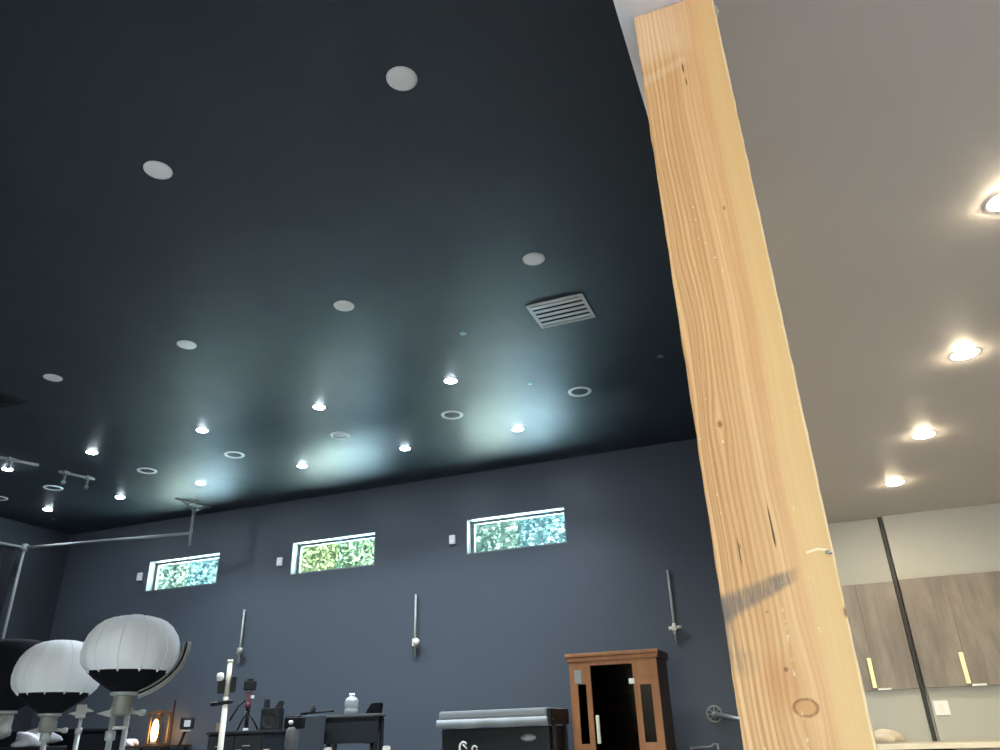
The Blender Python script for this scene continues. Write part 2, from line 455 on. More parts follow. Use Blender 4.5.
# windows
for i, (a, b_) in enumerate(WIN):
    cx = (a + b_)/2; hw = (b_ - a)/2; H = WZ1 - WZ0
    wn = struct(thing(f'window_{i+1}', 'small wide window high in the dark back wall', 'window', (cx, D, WZ0)))
    r = M()
    r.box(-hw, hw, -.005, .2, 0, .012).box(-hw, hw, -.005, .2, H - .012, H)
    r.box(-hw, -hw + .014, -.005, .2, .012, H - .012).box(hw - .014, hw, -.005, .2, .014, H - .014)
    r.build('reveal', m_frame, wn)
    fz = M(); t = .035
    fz.box(-hw + .014, hw - .014, .13, .17, .014, .014 + t).box(-hw + .014, hw - .014, .13, .17, H - .014 - t, H - .014)
    fz.box(-hw + .014, -hw + .014 + t + .02, .13, .17, .014 + t, H - .014 - t).box(hw - .014 - t, hw - .014, .13, .17, .014 + t, H - .014 - t)
    fz.build('window_frame', m_frame, wn)
    M().box(-hw + .05, .02, .155, .159, .04, H - .04).build('pane', m_glassg, wn)
    M().box(.0, hw - .04, .143, .147, .04, H - .04).build('pane', m_glassb, wn)

# ------------------------------------------------------------------ outside
ground = struct(M().box(-60, 50, D + .2, 70, -.25, -.05).build('ground', m_bounce))  # unseen yard, coloured pale to bounce sun onto the hall ceiling
ground2 = struct(M().box(-60, 50, -60, RY - .2, -.25, -.05).build('ground_front', m_yard))
def tree(x, y, hgt, rad, mat, label, seed):
    rnd = random.Random(seed)
    t = thing('leafy_tree', label, 'tree', (x, y, -.05), 0, 'trees outside the windows')
    tr = M(); tr.tube([(0, 0, 0), (.05, 0, hgt*.35), (-.05, .1, hgt*.7)], .16, 10, .05)
    for k in range(5):
        a = rnd.uniform(0, 6.28); z0 = hgt*rnd.uniform(.3, .6)
        tr.tube([(0, 0, z0), (rad*.45*math.cos(a), rad*.45*math.sin(a), z0 + hgt*.18)], .05, 6, .015)
    tr.build('trunk', m_trunk, t)
    fo = M(); bm = fo.bm
    fo.blob((0, 0, hgt*.60), rad*.72, rad*.56, hgt*.27, .12, seed, 4, False)
    for k in range(16000):
        while True:
            u = Vector((rnd.uniform(-1, 1), rnd.uniform(-1, 1), rnd.uniform(-1, 1)))
            if .1 < u.length < 1: break
        u = u.normalized()*(1 - .26*rnd.random()**1.5)
        c = Vector((u.x*rad, u.y*rad*.8, hgt*.60 + u.z*hgt*.37))
        n = Vector((rnd.gauss(0, 1), rnd.gauss(0, 1), rnd.gauss(0, 1) + .6)).normalized()
        e1 = n.orthogonal().normalized(); e1 = Matrix.Rotation(rnd.uniform(0, 6.28), 3, n) @ e1; e2 = n.cross(e1)
        L = rnd.uniform(.05, .11); W = L*.55
        vs = [bm.verts.new(c + e1*L), bm.verts.new(c + e2*W + n*.02), bm.verts.new(c - e1*L), bm.verts.new(c - e2*W + n*.02)]
        bm.faces.new(vs)
    fo.build('foliage', mat, t)
tree(-19.4, 20.2, 10.6, 2.6, m_leaf2, 'blue green leafy tree outside the window beside the pipe frame', 1)
tree(-13.6, 20.4, 10.4, 2.6, m_leaf, 'yellow green leafy tree outside the middle window', 2)
tree(-7.2, 20.0, 10.4, 2.6, m_leaf2, 'blue green leafy tree outside the window above the covered tub', 4)

# ------------------------------------------------------------------ the timber post
PX, PY, PW = -0.030, 1.2 + .083, 0.083
po = thing('timber_post', 'thick raw fir timber post with a knot and grey scuffs, rising to the white soffit', 'post', (PX, PY, 0))
bm_ = M(); bm = bm_.bm
prof = [(-.086, -.081), (-.084, -.083), (.040, -.083), (.0815, -.0815), (.083, -.079), (.083, .081), (.081, .083), (-.084, .083), (-.086, .081)]
N = 130; rings = []
rnd = random.Random(3)
jit = [[(rnd.gauss(0, .0004), rnd.gauss(0, .0003)) for _ in prof] for _ in range(N + 1)]
for i in range(N + 1):
    z = 2.512*i/N; ring = []
    for k, (x, y) in enumerate(prof):
        jx, jy = jit[i][k] if k in (0, 1, 3, 4) else (0, 0)
        if k in (0, 1) and z > 2.30: jx += abs(rnd.gauss(0, .0014))
        if k in (3, 4) and 1.225 < z < 1.25: jx -= .0012
        ring.append(bm.verts.new((x + jx, y + jy, z)))
    rings.append(ring)
n = len(prof)
for A, B in zip(rings, rings[1:]):
    for k in range(n): bm.faces.new((A[k], A[(k+1) % n], B[(k+1) % n], B[k]))
bm.faces.new(rings[0][::-1]); bm.faces.new(rings[-1])
bm_.build('timber_shaft', m_post, po)
nl = M().tube([(.078, -.080, 1.3195), (.079, -.0855, 1.320), (.075, -.088, 1.321)], .0013, 6).tube([(.0742, -.0876, 1.321), (.0725, -.0885, 1.3215)], .0030, 8)
nl.build('bent_nail', m_rod, po, 'bent nail')
M().tube([(.083, -.074, 2.44), (.0875, -.076, 2.452), (.086, -.080, 2.470)], .0009, 5).tube([(.083, -.072, 2.442), (.090, -.074, 2.462)], .0007, 5).build('splinter', m_cream, po, 'pale splinter')

# ------------------------------------------------------------------ ceiling fittings of the hall
def fixture(name, label, cat, kind, loc, group):
    t = thing(name, label, cat, loc, 0, group)
    if kind == 'flush':
        M().lathe([(.0, -.009), (.074, -.009), (.080, -.008), (.082, -.004)], 40).build('lens', m_lens, t)
        M().lathe([(.080, 0), (.081, -.004), (.085, -.005), (.092, -.004), (.093, 0)], 40).build('trim_ring', m_trimw, t)
    elif kind == 'ring':
        M().lathe([(0, .014), (.095, .014), (.099, .012)], 40).build('lens', m_lensg, t)
        M().lathe([(.094, .018), (.098, -.006), (.108, -.012), (.132, -.010), (.138, 0)], 40).build('trim_ring', m_trimw, t)
    else:
        lm = m_cool if kind == 'cool' else m_warm
        pr = [(.062*math.sin(a), -.002 - .011*math.cos(a)) for a in [PI/2*k/6 for k in range(7)]]
        M().lathe(pr, 32).build('lens', lm, t)
        M().lathe([(.063, 0), (.063, -.002), (.067, -.0025), (.076, -.002), (.079, 0)], 40).build('trim_ring', m_trimw, t)
        if kind == 'cool':
            L = bpy.data.lights.new('downlight_beam', 'SPOT'); L.energy = 330 if loc[0] > -9 else 70; L.color = (.86, .94, 1.0)
            L.spot_size = math.radians(125); L.spot_blend = 1.0; L.shadow_soft_size = .06
            lo_ = bpy.data.objects.new('downlight_beam', L); COL.objects.link(lo_); lo_.parent = t; lo_.location = (0, 0, -.09)
    return t
def nth(i, n):
    return ['first', 'second', 'third', 'fourth', 'fifth', 'sixth', 'seventh'][i] + ' from the left'
first = {}
def place(kind, name, cat, group, xs_, y, lab, z=CZ - .001):
    for i, x in enumerate(xs_):
        L = lab(i)
        if isinstance(x, tuple): x, y = x
        if kind in first: dup(first[kind], (x, y, z), L)['group'] = group
        else: first[kind] = fixture(name, L, cat, kind, (x, y, z), group)
place('flush', 'ceiling_downlight', 'ceiling light', 'unlit flush downlights', [(-3.57, 2.931), (-1.663, 2.883)], None,
      lambda i: ['unlit white disc downlight on the dark ceiling, tilted looking one of the front pair', 'unlit white disc downlight on the dark ceiling, largest of all'][i])
place('flush', 'ceiling_downlight', 'ceiling light', 'unlit flush downlights', [-6.99, -5.20, -3.40, -1.57], 5.0,
      lambda i: ['unlit white disc downlight in the row of four, nearest the pipe frame', 'unlit white disc downlight in the row of four, second from the left',
                 'unlit white disc downlight in the row of four, third from the left', 'unlit white disc downlight just in front of the ceiling vent'][i])
place('cool', 'ceiling_downlight', 'ceiling light', 'lit cool downlights', [-10.08, -8.50, -6.66, -4.93, -3.21], 6.88,
      lambda i: 'glowing downlight in the front lit row of five, ' + nth(i, 5))
place('cool', 'ceiling_downlight', 'ceiling light', 'lit cool downlights', [-11.36, -9.80, -8.20, -6.37, -4.70, -3.05], 8.60,
      lambda i: 'glowing downlight in the row closest to the back wall, ' + nth(i, 6))
place('ring', 'ceiling_downlight', 'ceiling light', 'unlit ring downlights', [-11.44, -10.27, -8.44, -6.90, -5.21, -3.61, -1.98], 7.78,
      lambda i: 'unlit white-ringed downlight with grey middle, between lit rows, ' + nth(i, 7))

cp = tag(M().lathe([(0, -.007), (.030, -.007), (.036, -.003), (.037, 0)], 24).build('ceiling_sprinkler_cap', m_teal), 'small teal sprinkler cap on the dark ceiling near the vent', 'sprinkler cap', loc=(-2.63, 5.93, CZ))
tag(M().lathe([(0, -.007), (.030, -.007), (.036, -.003), (.037, 0)], 24).build('ceiling_sprinkler_cap', m_capg), 'small grey sprinkler cap on the ceiling close beside the timber post', 'sprinkler cap', loc=(-.94, 7.27, CZ))
tag(M().lathe([(0, -.007), (.030, -.007), (.036, -.003), (.037, 0)], 24).build('ceiling_sprinkler_cap', m_teal), 'faint teal sprinkler cap in the window glow behind the vent', 'sprinkler cap', loc=(-2.43, 7.32, CZ))

def vent(label, loc, fm, sm, wx, wy, nsl):
    t = thing('ceiling_vent', label, 'vent', loc)
    q = M(); e = .032
    q.box(-wx, wx, -wy, -wy + e, -.014, 0, .002).box(-wx, wx, wy - e, wy, -.014, 0, .002)
    q.box(-wx, -wx + e, -wy + e, wy - e, -.014, 0, .002).box(wx - e, wx, -wy + e, wy - e, -.014, 0, .002)
    q.build('vent_frame', fm, t)
    M().box(-wx + e, wx - e, -wy + e, wy - e, -.002, -.0005).build('duct_opening', m_dark, t)
    for i in range(nsl):
        c = -wy + e + (2*wy - 2*e)*(i + .5)/nsl; hwid = (wy - e)/nsl*.74
        rot = Matrix.Translation((0, c, -.010)) @ Matrix.Rotation(math.radians(8), 4, 'X')
        M().box(-wx + e, wx - e, -hwid, hwid, -.0015, .0015, 0, rot).build('slat', sm, t)
    return t
vent('pale grey louvred vent set in the dark ceiling', (-1.62, 5.915, CZ), m_grille, m_grille, .272, .232, 5)
vent('dark painted vent in the dark ceiling, at the edge above the pipe frame', (-8.06, 5.06, CZ), m_greyd, m_dark, .28, .28, 5)

# pipe frame hung from the ceiling
fr = thing('pipe_frame', 'galvanised pipe frame hanging from the ceiling along the walls', 'pipe frame', (-8.97, 9.35, CZ))
M().tube([(.0, -.0, -.51), (-1.55, -.25, -.505), (-3.06, -.50, -.51)], .022, 12).build('crossbar', m_pipe, fr)
M().tube([(0, 0, -.14), (.0, 0, -.70)], .026, 12).tube([(0, 0, -.10), (0, 0, -.16)], .034, 12).build('drop_rod', m_pipe, fr)
q = M().tube([(-.10, -.33, -.012), (.03, .33, -.012)], .018, 8).tube([(.02, .28, -.015), (0, 0, -.14)], .014, 8).tube([(-.08, -.24, -.015), (0, 0, -.14)], .014, 8).tube([(-.16, .06, -.012), (.12, -.06, -.012)], .014, 8)
q.build('ceiling_bracket', m_greymetal, fr)
M().tube([(-3.06, -.50, -.44), (-3.06, -.50, -CZ)], .024, 12).build('upright', m_pipe, fr)
M().lathe([(0, .07), (.05, .06), (.065, 0), (.05, -.06), (0, -.07)], 16, (-3.06, -.50, -.51)).build('corner_joint', m_pipe, fr)
M().tube([(-3.06, -.50, -.51), (-3.26, -2.2, -.50)], .024, 12).build('side_bar', m_pipe, fr)
q = M(); n_ = 60
ra = []
for i in range(n_ + 1):
    u = i/n_; yv = -.62 - 1.5*u; xv = -3.08 - .18*u*1.2 + .028*math.sin(u*52)
    ra.append((xv, yv))
vt = [[q.bm.verts.new((x + o, y, z)) for x, y in ra] for o, z in ((-.006, -.53), (-.006, -4.5), (.006, -4.5), (.006, -.53))]
for A, B in zip(vt, vt[1:] + vt[:1]):
    for i in range(n_):
        f = q.bm.faces.new((A[i], A[i+1], B[i+1], B[i])); f.smooth = True
q.build('black_curtain', m_blackfab, fr, 'black curtain hung from the side bar')
def hanger(label, loc, a, b, rods, ln):
    t = thing('ceiling_hanger', label, 'hanger', loc)
    a, b = Vector(a), Vector(b)
    M().tube([a, b], .020, 8).build('top_bar', m_greymetal, t)
    for k in rods:
        p = a.lerp(b, k)
        M().tube([p, p - Vector((0, 0, ln))], .018, 8).tube([p - Vector((0, 0, ln*.72)), p - Vector((0, 0, ln))], .028, 10).build('drop_rod', m_pipe, t)
    for k in rods:
        p = a.lerp(b, k); M().box(p.x - .04, p.x + .04, p.y - .05, p.y + .05, p.z - .022, p.z + .022, .004).build('clip', m_greymetal, t)
    return t
hanger('grey hanger bar with two drop rods between the lit downlights', (-9.41, 7.46, CZ - .022), (-.08, -.24, 0), (.06, .24, 0), (.18, .82), .17)
hanger('long grey hanger bar on the ceiling next to the outermost lit downlight', (-9.62, 6.6, CZ - .022), (-.16, -.42, 0), (.12, .30, 0), (.25, .55), .13)

# ------------------------------------------------------------------ back wall fittings
def rail(label, x, z0, z1, kz, kd):
    t = thing('wall_rod', label, 'wall rod', (x, D, z0))
    H = z1 - z0
    M().tube([(0, -.035, 0), (0, -.035, H)], .017, 10).build('rod', m_rod, t)
    for zz in (.06, H - .06): M().tube([(0, -.035, zz), (0, 0, zz)], .010, 8).build('standoff', m_rod, t)
    k = M()
    if kd == 'cross':
        k.tube([(-.07, -.06, kz - z0), (.09, -.06, kz - z0 + .01)], .020, 8).tube([(0, -.06, kz - z0 - .07), (0, -.06, kz - z0 + .06)], .022, 8)
        k.box(-.03, .03, -.09, -.03, kz - z0 - .03, kz - z0 + .03, .006)
    else:
        k.box(-.028, .028, -.075, -.02, kz - z0 - .05, kz - z0 + .05, .006)
        k.lathe([(0, .0), (.045, .005), (.05, .03), (.03, .045), (0, .05)], 14, (0, 0, 0), Matrix.Translation((.05, -.07, kz - z0)) @ Matrix.Rotation(PI/2, 4, 'X'))
    k.build('clamp_knob', m_cream if kd != 'dark' else m_greymetal, t)
    return t
rail('grey wall rod with a dull knob, below the middle window side near the white pole', -8.24, 2.17, 2.96, 2.34, 'dark')
rail('grey wall rod with a white knob, below and between two windows at mid wall', -5.21, 2.08, 2.93, 2.27, 'knob')
rail('grey wall rod with a cross shaped clamp, above the sauna beside the post', -1.57, 2.01, 2.92, 2.20, 'cross')
wheres = ['beside the window over the balloon lamps', 'beside the middle window', 'beside the window above the covered tub']
for x, z, wh in zip((-10.55, -7.66, -4.63), (3.69, 3.65, 3.66), wheres):
    t = thing('wall_sensor', 'small white sensor box on the dark wall ' + wh, 'sensor', (x, D, z))
    M().box(-.045, .045, -.05, 0, -.065, .065, .008).build('housing', m_sensor, t)
    M().box(-.025, .025, -.056, -.048, -.045, -.005, .003).build('sensor_window', m_lens, t)
wb = thing('wall_bracket', 'round spoked metal bracket with a bar, on the dark wall beside the post', 'bracket', (-1.23, D, 1.21))
q = M().torus((0, -.03, 0), .085, .012, 'Y')
for k in range(4):
    a = PI*k/4; q.tube([(-.085*math.cos(a), -.03, -.085*math.sin(a)), (.085*math.cos(a), -.03, .085*math.sin(a))], .007, 6)
q.build('wheel', m_greymetal, wb)
M().lathe([(0, 0), (.03, 0), (.03, .05), (0, .05)], 14, (0, 0, 0), Matrix.Rotation(PI/2, 4, 'X')).build('hub', m_greymetal, wb)
M().tube([(.02, -.05, -.005), (.55, -.35, -.12)], .030, 10).build('bar', m_steel, wb)

# ------------------------------------------------------------------ sauna
sx, sy = -2.13, 8.8
sa = thing('sauna_cabin', 'cedar sauna cabin with a dark glass door, against the dark wall', 'sauna', (sx, sy, 0))
hw, ht, dp = .50, 1.79, .62
b_ = M().box(-hw, -hw + .03, .03, dp, .08, ht).box(hw - .03, hw, .03, dp, .08, ht).box(-hw + .03, hw - .03, dp - .03, dp, .08, ht)
b_.build('side_walls', m_saunad, sa)  # sides coloured near black to hold the shade on them
M().box(-hw + .0, hw, .0, dp, 0, .08, .004).build('base', m_saunad, sa)
M().box(-hw - .035, hw + .035, -.035, .03, ht + .045, ht + .085, .008).box(-hw - .02, hw + .02, -.02, .03, ht, ht + .045, .006).build('cornice', m_sauna, sa)
M().box(-hw - .03, hw + .03, .03, dp, ht, ht + .08, .004).build('roof', m_saunad, sa)  # roof edge darkened too, shade put into its wood colour
# front: stiles, rails and side panels
dl, dr = -.255, .225
q = M()
q.box(-hw, -hw + .09, 0, .035, .08, ht, .003).box(dl - .06, dl, 0, .035, .08, ht, .003)
q.box(dr, dr + .065, 0, .035, .08, ht, .003).box(hw - .085, hw, 0, .035, .08, ht, .003)
q.box(-hw + .09, dl - .06, .002, .033, 1.55, ht).box(-hw + .09, dl - .06, .002, .033, .08, .95)
q.box(dr + .065, hw - .085, .002, .033, 1.52, ht).box(dr + .065, hw - .085, .002, .033, .08, .95)
q.box(dl, dr, 0, .035, ht - .05, ht, .002).box(dr, hw, -.004, .0, ht - .19, ht - .175)
q.build('front_frame', m_sauna, sa)
M().box(-hw + .09, dl - .06, .015, .02, .95, 1.55).build('side_pane', m_dglass, sa)
M().box(dr + .065, hw - .085, .015, .02, .95, 1.52).build('side_pane', m_dglass, sa)
dd = M().box(dl + .006, dr - .006, .008, .018, .10, ht - .055).build('door', m_dglass, sa)
M().box(dl + .035, dl + .07, -.045, -.012, .95, 1.23, .006).box(dl + .045, dl + .06, -.02, .01, .97, .99).box(dl + .045, dl + .06, -.02, .01, 1.19, 1.21).build('handle', m_cream, dd)
M().box(dr - .05, dr + .012, -.012, .022, 1.53, 1.585, .004).build('hinge', m_trimw, dd)
M().box(-hw + .06, -hw + .145, -.010, .002, 1.56, 1.70, .004).build('control_panel', m_greymetal, sa)
for k in range(6):
    z = .45 + k*.2
    M().box(-hw + .03, hw - .03, dp - .07, dp - .03, z, z + .10, .004).build('back_slat', m_sauna, sa)
M().box(-hw + .03, hw - .03, .25, dp - .07, .40, .45, .004).build('bench', m_saunad, sa)
q = M().box(-hw + .14, -hw + .155, .05, .058, .95, 1.52)
for k in range(8): q.box(-hw + .10, dl - .065, .05, .058, .98 + k*.07, 1.0 + k*.07)
q.build('heater_grille', m_saunad, sa)

# ------------------------------------------------------------------ covered tub
tb = thing('plunge_tub', 'black plunge tub under a grey quilted cover, beside the sauna', 'tub', (-3.34, 8.2, 0))
M().box(-.60, .63, .0, .62, .12, 1.14, .012).build('tub_shell', m_black, tb)
M().box(-.57, .60, .03, .59, .0, .12, .004).build('plinth', m_dark, tb)
c = M()
c.box(-.63, .625, -.03, .64, 1.225, 1.315, .028)
cv = c.build('cover_pad', m_vinyl, tb)
q = M(); rnd = random.Random(5)
nn = 26
for side in (0,):
    top, bot = [], []
    for i in range(nn + 1):
        u = i/nn
        if side == 0: p = Vector((-.645 + 1.27*u, -.04, 0))
        else: p = Vector((.655, -.04 + .98*u, 0))
        off = .008*math.sin(u*23) + rnd.uniform(-.003, .003)
        o_ = Vector((0, -1, 0)) if side == 0 else Vector((1, 0, 0))
        top.append(p + Vector((0, 0, 1.232))); bot.append(p + o_*(.012 + off) + Vector((0, 0, 1.145 + .006*math.sin(u*17))))
    vt = [q.bm.verts.new(p) for p in top]; vb = [q.bm.verts.new(p) for p in bot]
    vt2 = [q.bm.verts.new(p + (Vector((0, .012, 0)) if side == 0 else Vector((-.012, 0, 0)))) for p in top]
    vb2 = [q.bm.verts.new(p + (Vector((0, .012, 0)) if side == 0 else Vector((-.012, 0, 0)))) for p in bot]
    for i in range(nn):
        for A, B in ((vt, vb), (vb, vb2), (vb2, vt2), (vt2, vt)):
            f = q.bm.faces.new((A[i], A[i+1], B[i+1], B[i])); f.smooth = True
q.build('cover_skirt', m_vinyl, tb)
M().box(.575, .635, -.012, .03, 1.15, 1.225, .008).build('corner_clip', m_cream, tb, 'shiny pale corner clip')
M().lathe([(0, 0), (.075, .001), (.08, .004), (0, .005)], 24, (0, 0, 0), Matrix.Translation((.40, -.001, 1.035)) @ Matrix.Rotation(PI/2, 4, 'X') @ Matrix.Diagonal((1.1, .42, 1, 1))).build('badge', m_jug, tb, 'pale oval badge')
# white script on the front, only the tops of two letters in view
q = M()
q.tube([(-.34 + .045*math.cos(a), -.006, .955 + .055*math.sin(a)) for a in [math.radians(40 + 25*k) for k in range(11)]], .011, 6)
q.tube([(-.345, -.006, .985), (-.30, -.006, .945)], .009, 6)
q.tube([(-.21 + .03*math.cos(a), -.006, .94 + .03*math.sin(a)) for a in [math.radians(20 + 30*k) for k in range(12)]], .009, 6)
q.build('lettering', m_trimw, tb, 'white script lettering')
M().box(.627, .66, -.02, .64, 1.15, 1.305, .006).box(.66, .675, .04, .60, 1.19, 1.215, .003).box(.66, .675, .04, .60, 1.25, 1.275, .003).box(.632, .672, .10, .14, .5, 1.16, .004).box(.632, .672, .48, .52, .5, 1.16, .004).build('cover_lift', m_black, tb)

# ------------------------------------------------------------------ reception desk, chairs, console
dk = thing('tall_desk', 'tall dark desk with a pale top edge, the water jug on it', 'desk', (-4.975, 8.0, 0))
M().box(-.36, .35, -.02, .20, 1.30, 1.325, .004).build('desk_top', m_edge, dk)
M().box(-.345, .345, .0, .025, 1.03, 1.295).build('front_panel', m_greyd, dk)
for x in (-.32, .28):
    for y in (.03, .15):
        M().box(x, x + .04, y, y + .04, 0, 1.30).build('leg', m_charcoal, dk)
jg = thing('water_jug', 'cloudy clear plastic water jug standing on the tall dark desk', 'jug', (-5.03, 8.09, 1.325))
M().lathe([(0, 0), (.062, 0), (.075, .012), (.078, .05), (.070, .06), (.078, .075), (.078, .135), (.066, .165), (.030, .19), (.026, .205)], 28).build('bottle', m_jug, jg)
M().lathe([(.031, .200), (.033, .203), (.033, .222), (0, .224)], 20).build('cap', m_sensor, jg)
gc = thing('office_chair', 'grey fabric chair back showing beside the tall dark desk', 'chair', (-5.42, 7.85, 0))
M().box(-.155, .16, -.03, .03, .86, 1.335, .022, Matrix.Translation((0, 0, 0)) @ Matrix.Rotation(math.radians(-3), 4, 'X')).build('backrest', m_greym, gc)
M().box(-.22, .22, -.46, .0, .48, .55, .02).build('seat', m_greym, gc)
M().tube([(0, -.22, .10), (0, -.22, .49)], .03, 10).tube([(0, -.2, .47), (0, .02, .52), (0, .06, .95)], .018, 8).build('column', m_black, gc)
for k in range(5):
    a = 2*PI*k/5
    M().tube([(0, -.22, .11), (.28*math.cos(a), -.22 + .28*math.sin(a), .05)], .02, 8).lathe([(0, -.025), (.022, -.02), (.025, 0), (.022, .02), (0, .025)], 10, (.28*math.cos(a), -.22 + .28*math.sin(a), .026)).build('leg', m_black, gc)
bc = thing('tilted_chair', 'black chair with a tilted back behind the tall dark desk', 'chair', (-5.06, 8.5, 0), 0)
sh = Matrix.Shear('XZ', 4, (.0, .0))
M().prism([(-.04, 1.02), (.13, 1.02), (.205, 1.45), (.06, 1.45), (-.01, 1.36)], -.03, .03, .012).build('backrest', m_blackfab, bc)
M().box(-.24, .24, -.02, .42, .58, .65, .02).build('seat', m_blackfab, bc)
M().tube([(.05, 0, .60), (.06, .03, 1.1)], .02, 8).build('back_post', m_black, bc)
for x, y in ((-.2, .02), (.2, .02), (-.2, .38), (.2, .38)):
    M().tube([(x, y, 0), (x*.9, y, .59)], .015, 8).build('leg', m_black, bc)

cs = thing('dark_console', 'long low dark console with a flat top, under the mounted camera', 'cabinet', (-6.22, 7.7, 0))
M().box(-.46, .30, .0, .6, .0, 1.165, .006).build('body', m_greyd, cs)
M().box(-.48, .32, -.02, .62, 1.165, 1.195, .006).build('console_top', m_charcoal, cs)
for x0, x1 in ((-.45, -.08), (-.07, .29)):
    dr_ = M().box(x0 + .005, x1 - .005, -.018, .0, .08, .93, .003).build('door', m_greyd, cs)
    M().tube([(x1 - .06, -.018, .60), (x1 - .06, -.05, .61), (x1 - .06, -.05, .75), (x1 - .06, -.018, .76)], .006, 6).build('handle', m_greymetal, dr_)
    d2 = M().box(x0 + .005, x1 - .005, -.018, .0, .95, 1.14, .003).build('drawer', m_charcoal, cs)
    M().tube([(x0 + .14, -.018, 1.04), (x0 + .14, -.04, 1.04), (x1 - .14, -.04, 1.04), (x1 - .14, -.018, 1.04)], .006, 6).build('handle', m_greymetal, d2)

ct = thing('tripod_camera', 'black camera on a small tripod standing on the dark console', 'camera', (-6.39, 7.98, 1.195), math.radians(40))
M().box(-.075, .075, -.05, .05, .44, .545, .012).box(-.045, .035, -.04, .04, .545, .575, .008).build('camera_body', m_black, ct)
M().lathe([(0, 0), (.042, 0), (.042, .09), (.036, .10), (0, .095)], 18, (0, 0, 0), Matrix.Translation((0, .04, .49)) @ Matrix.Rotation(-PI/2, 4, 'X')).build('lens', m_black, ct)
M().box(-.05, .045, -.03, .03, .395, .42, .005).box(-.03, .03, -.03, .03, .30, .40, .008).tube([(.0, 0, .24), (0, 0, .31)], .034, 12).build('tripod_head', m_red, ct)
M().box(.02, .06, -.045, -.02, .35, .385, .005).build('level_plate', m_trimw, ct)
M().tube([(0, 0, .02), (0, 0, .25)], .018, 10).build('column', m_black, ct)
for k, (a, l) in enumerate(((200, .10), (330, .16), (80, .16))):
    a = math.radians(a)
    M().tube([(0, 0, .24), (l*math.cos(a)*1.0, l*math.sin(a), .005)], .013, 8, .010).build('leg', m_black, ct)
M().box(-.03, .03, -.03, .03, 0, .03, .006).build('foot', m_trimw, ct)
M().tube([(-.04, 0, .33), (-.11, -.02, .27), (-.19, -.03, .11)], .012, 8).build('pan_handle', m_black, ct)

sp = thing('black_speaker', 'black box speaker on the dark console beside the tripod', 'speaker', (-6.03, 7.98, 1.197), math.radians(20))
M().box(-.105, .115, -.09, .09, 0, .23, .01).build('cabinet', m_black, sp)
M().lathe([(0, -.01), (.03, -.012), (.075, .004), (.085, .006)], 24, (0, 0, 0), Matrix.Translation((.0, -.092, .10)) @ Matrix.Rotation(PI/2, 4, 'X')).build('woofer', m_greyd, sp)
M().box(-.10, -.045, -.03, .03, .225, .33, .006).build('mount', m_greyd, sp)
M().prism([(.02, .22), (.11, .22), (.125, .30), (.08, .31)], -.02, .02, .004).build('side_wing', m_black, sp)

ba = thing('boom_arm', 'thin black jointed boom arm stretched above the grey chair', 'boom arm', (-6.02, 8.62, 0))
M().tube([(-.28, 0, 1.335), (.03, 0, 1.35)], .018, 8).tube([(-.05, -.02, 1.375), (.42, -.02, 1.39)], .014, 8).build('bar', m_black, ba)
M().lathe([(0, -.03), (.03, -.025), (.034, .0), (.02, .03), (.018, .07), (0, .075)], 14, (.13, -.02, 1.40)).build('joint_knob', m_black, ba)
M().tube([(.0, 0, .0), (0, 0, 1.38)], .014, 8).build('pole', m_black, ba)
M().lathe([(0, 0), (.12, 0), (.12, .015), (.03, .03), (0, .03)], 24).build('base', m_black, ba)

dl_ = thing('desk_light', 'small grey lamp with a bright white tip and black hood, beside the chair', 'lamp', (-4.965, 6.9, 0))
M().lathe([(0, 0), (.14, 0), (.14, .02), (.02, .04), (.016, 1.0), (0, 1.0)], 20).build('stand', m_black, dl_)
M().lathe([(0, 1.0), (.05, 1.0), (.058, 1.04), (.052, 1.17), (.03, 1.20), (0, 1.20)], 20).build('lamp_body', m_edge, dl_)
M().blob((.0, -.02, 1.245), .024, .022, .020, .05, 2, 2, False).build('bulb', m_sensor, dl_)
M().box(-.12, .11, .03, .07, 1.18, 1.29, .012).build('hood', m_black, dl_)

# white pole with clamps
wp = thing('light_stand', 'tall pale pole stand with black clamps, in front of the dark console', 'light stand', (-5.90, 7.0, 0), math.radians(40))
M().tube([(0, 0, .10), (0, 0, 1.52)], .030, 12).tube([(0, 0, 1.50), (0, 0, 1.86)], .026, 12).tube([(0, 0, 1.86), (0, 0, 1.89)], .030, 12).build('pole', m_cream, wp)
M().box(-.10, -.028, -.04, .04, 1.55, 1.69, .01).box(.028, .085, -.04, .04, 1.56, 1.72, .01).build('clamp', m_black, wp)
M().lathe([(0, -.045), (.03, -.04), (.04, 0), (.03, .04), (0, .045)], 12, (-.085, -.02, 1.715)).build('clamp_knob', m_trimw, wp)
M().tube([(-.15, -.02, 1.445), (.07, -.02, 1.475)], .022, 8).build('cross_arm', m_black, wp)
for k in range(3):
    a = 2*PI*k/3 + .4
    M().tube([(0, 0, .45), (.38*math.cos(a), .38*math.sin(a), .012)], .012, 8).build('leg', m_steel, wp)

# small panel light on a gooseneck, by the wall
pl = thing('panel_light', 'small black square panel light on a gooseneck, in the amber glow', 'light', (-8.10, 8.9, 0), math.radians(42))
M().box(-.095, .085, -.03, .03, 1.255, 1.40, .014).build('housing', m_black, pl)
M().box(-.045, .035, -.036, -.028, 1.285, 1.365, .008).build('light_face', m_led, pl)
M().tube([(-.01, 0, 1.25), (-.03, 0, 1.19), (-.05, 0, 1.12), (-.10, 0, 1.0), (-.09, 0, .05)], .018, 8).build('gooseneck', m_black, pl)
M().box(-.075, .05, -.035, .0, 1.225, 1.243, .004).build('yoke', m_greymetal, pl)
M().lathe([(0, 0), (.17, 0), (.17, .02), (.03, .05), (0, .05)], 24, (-.09, 0, 0)).build('base', m_black, pl)

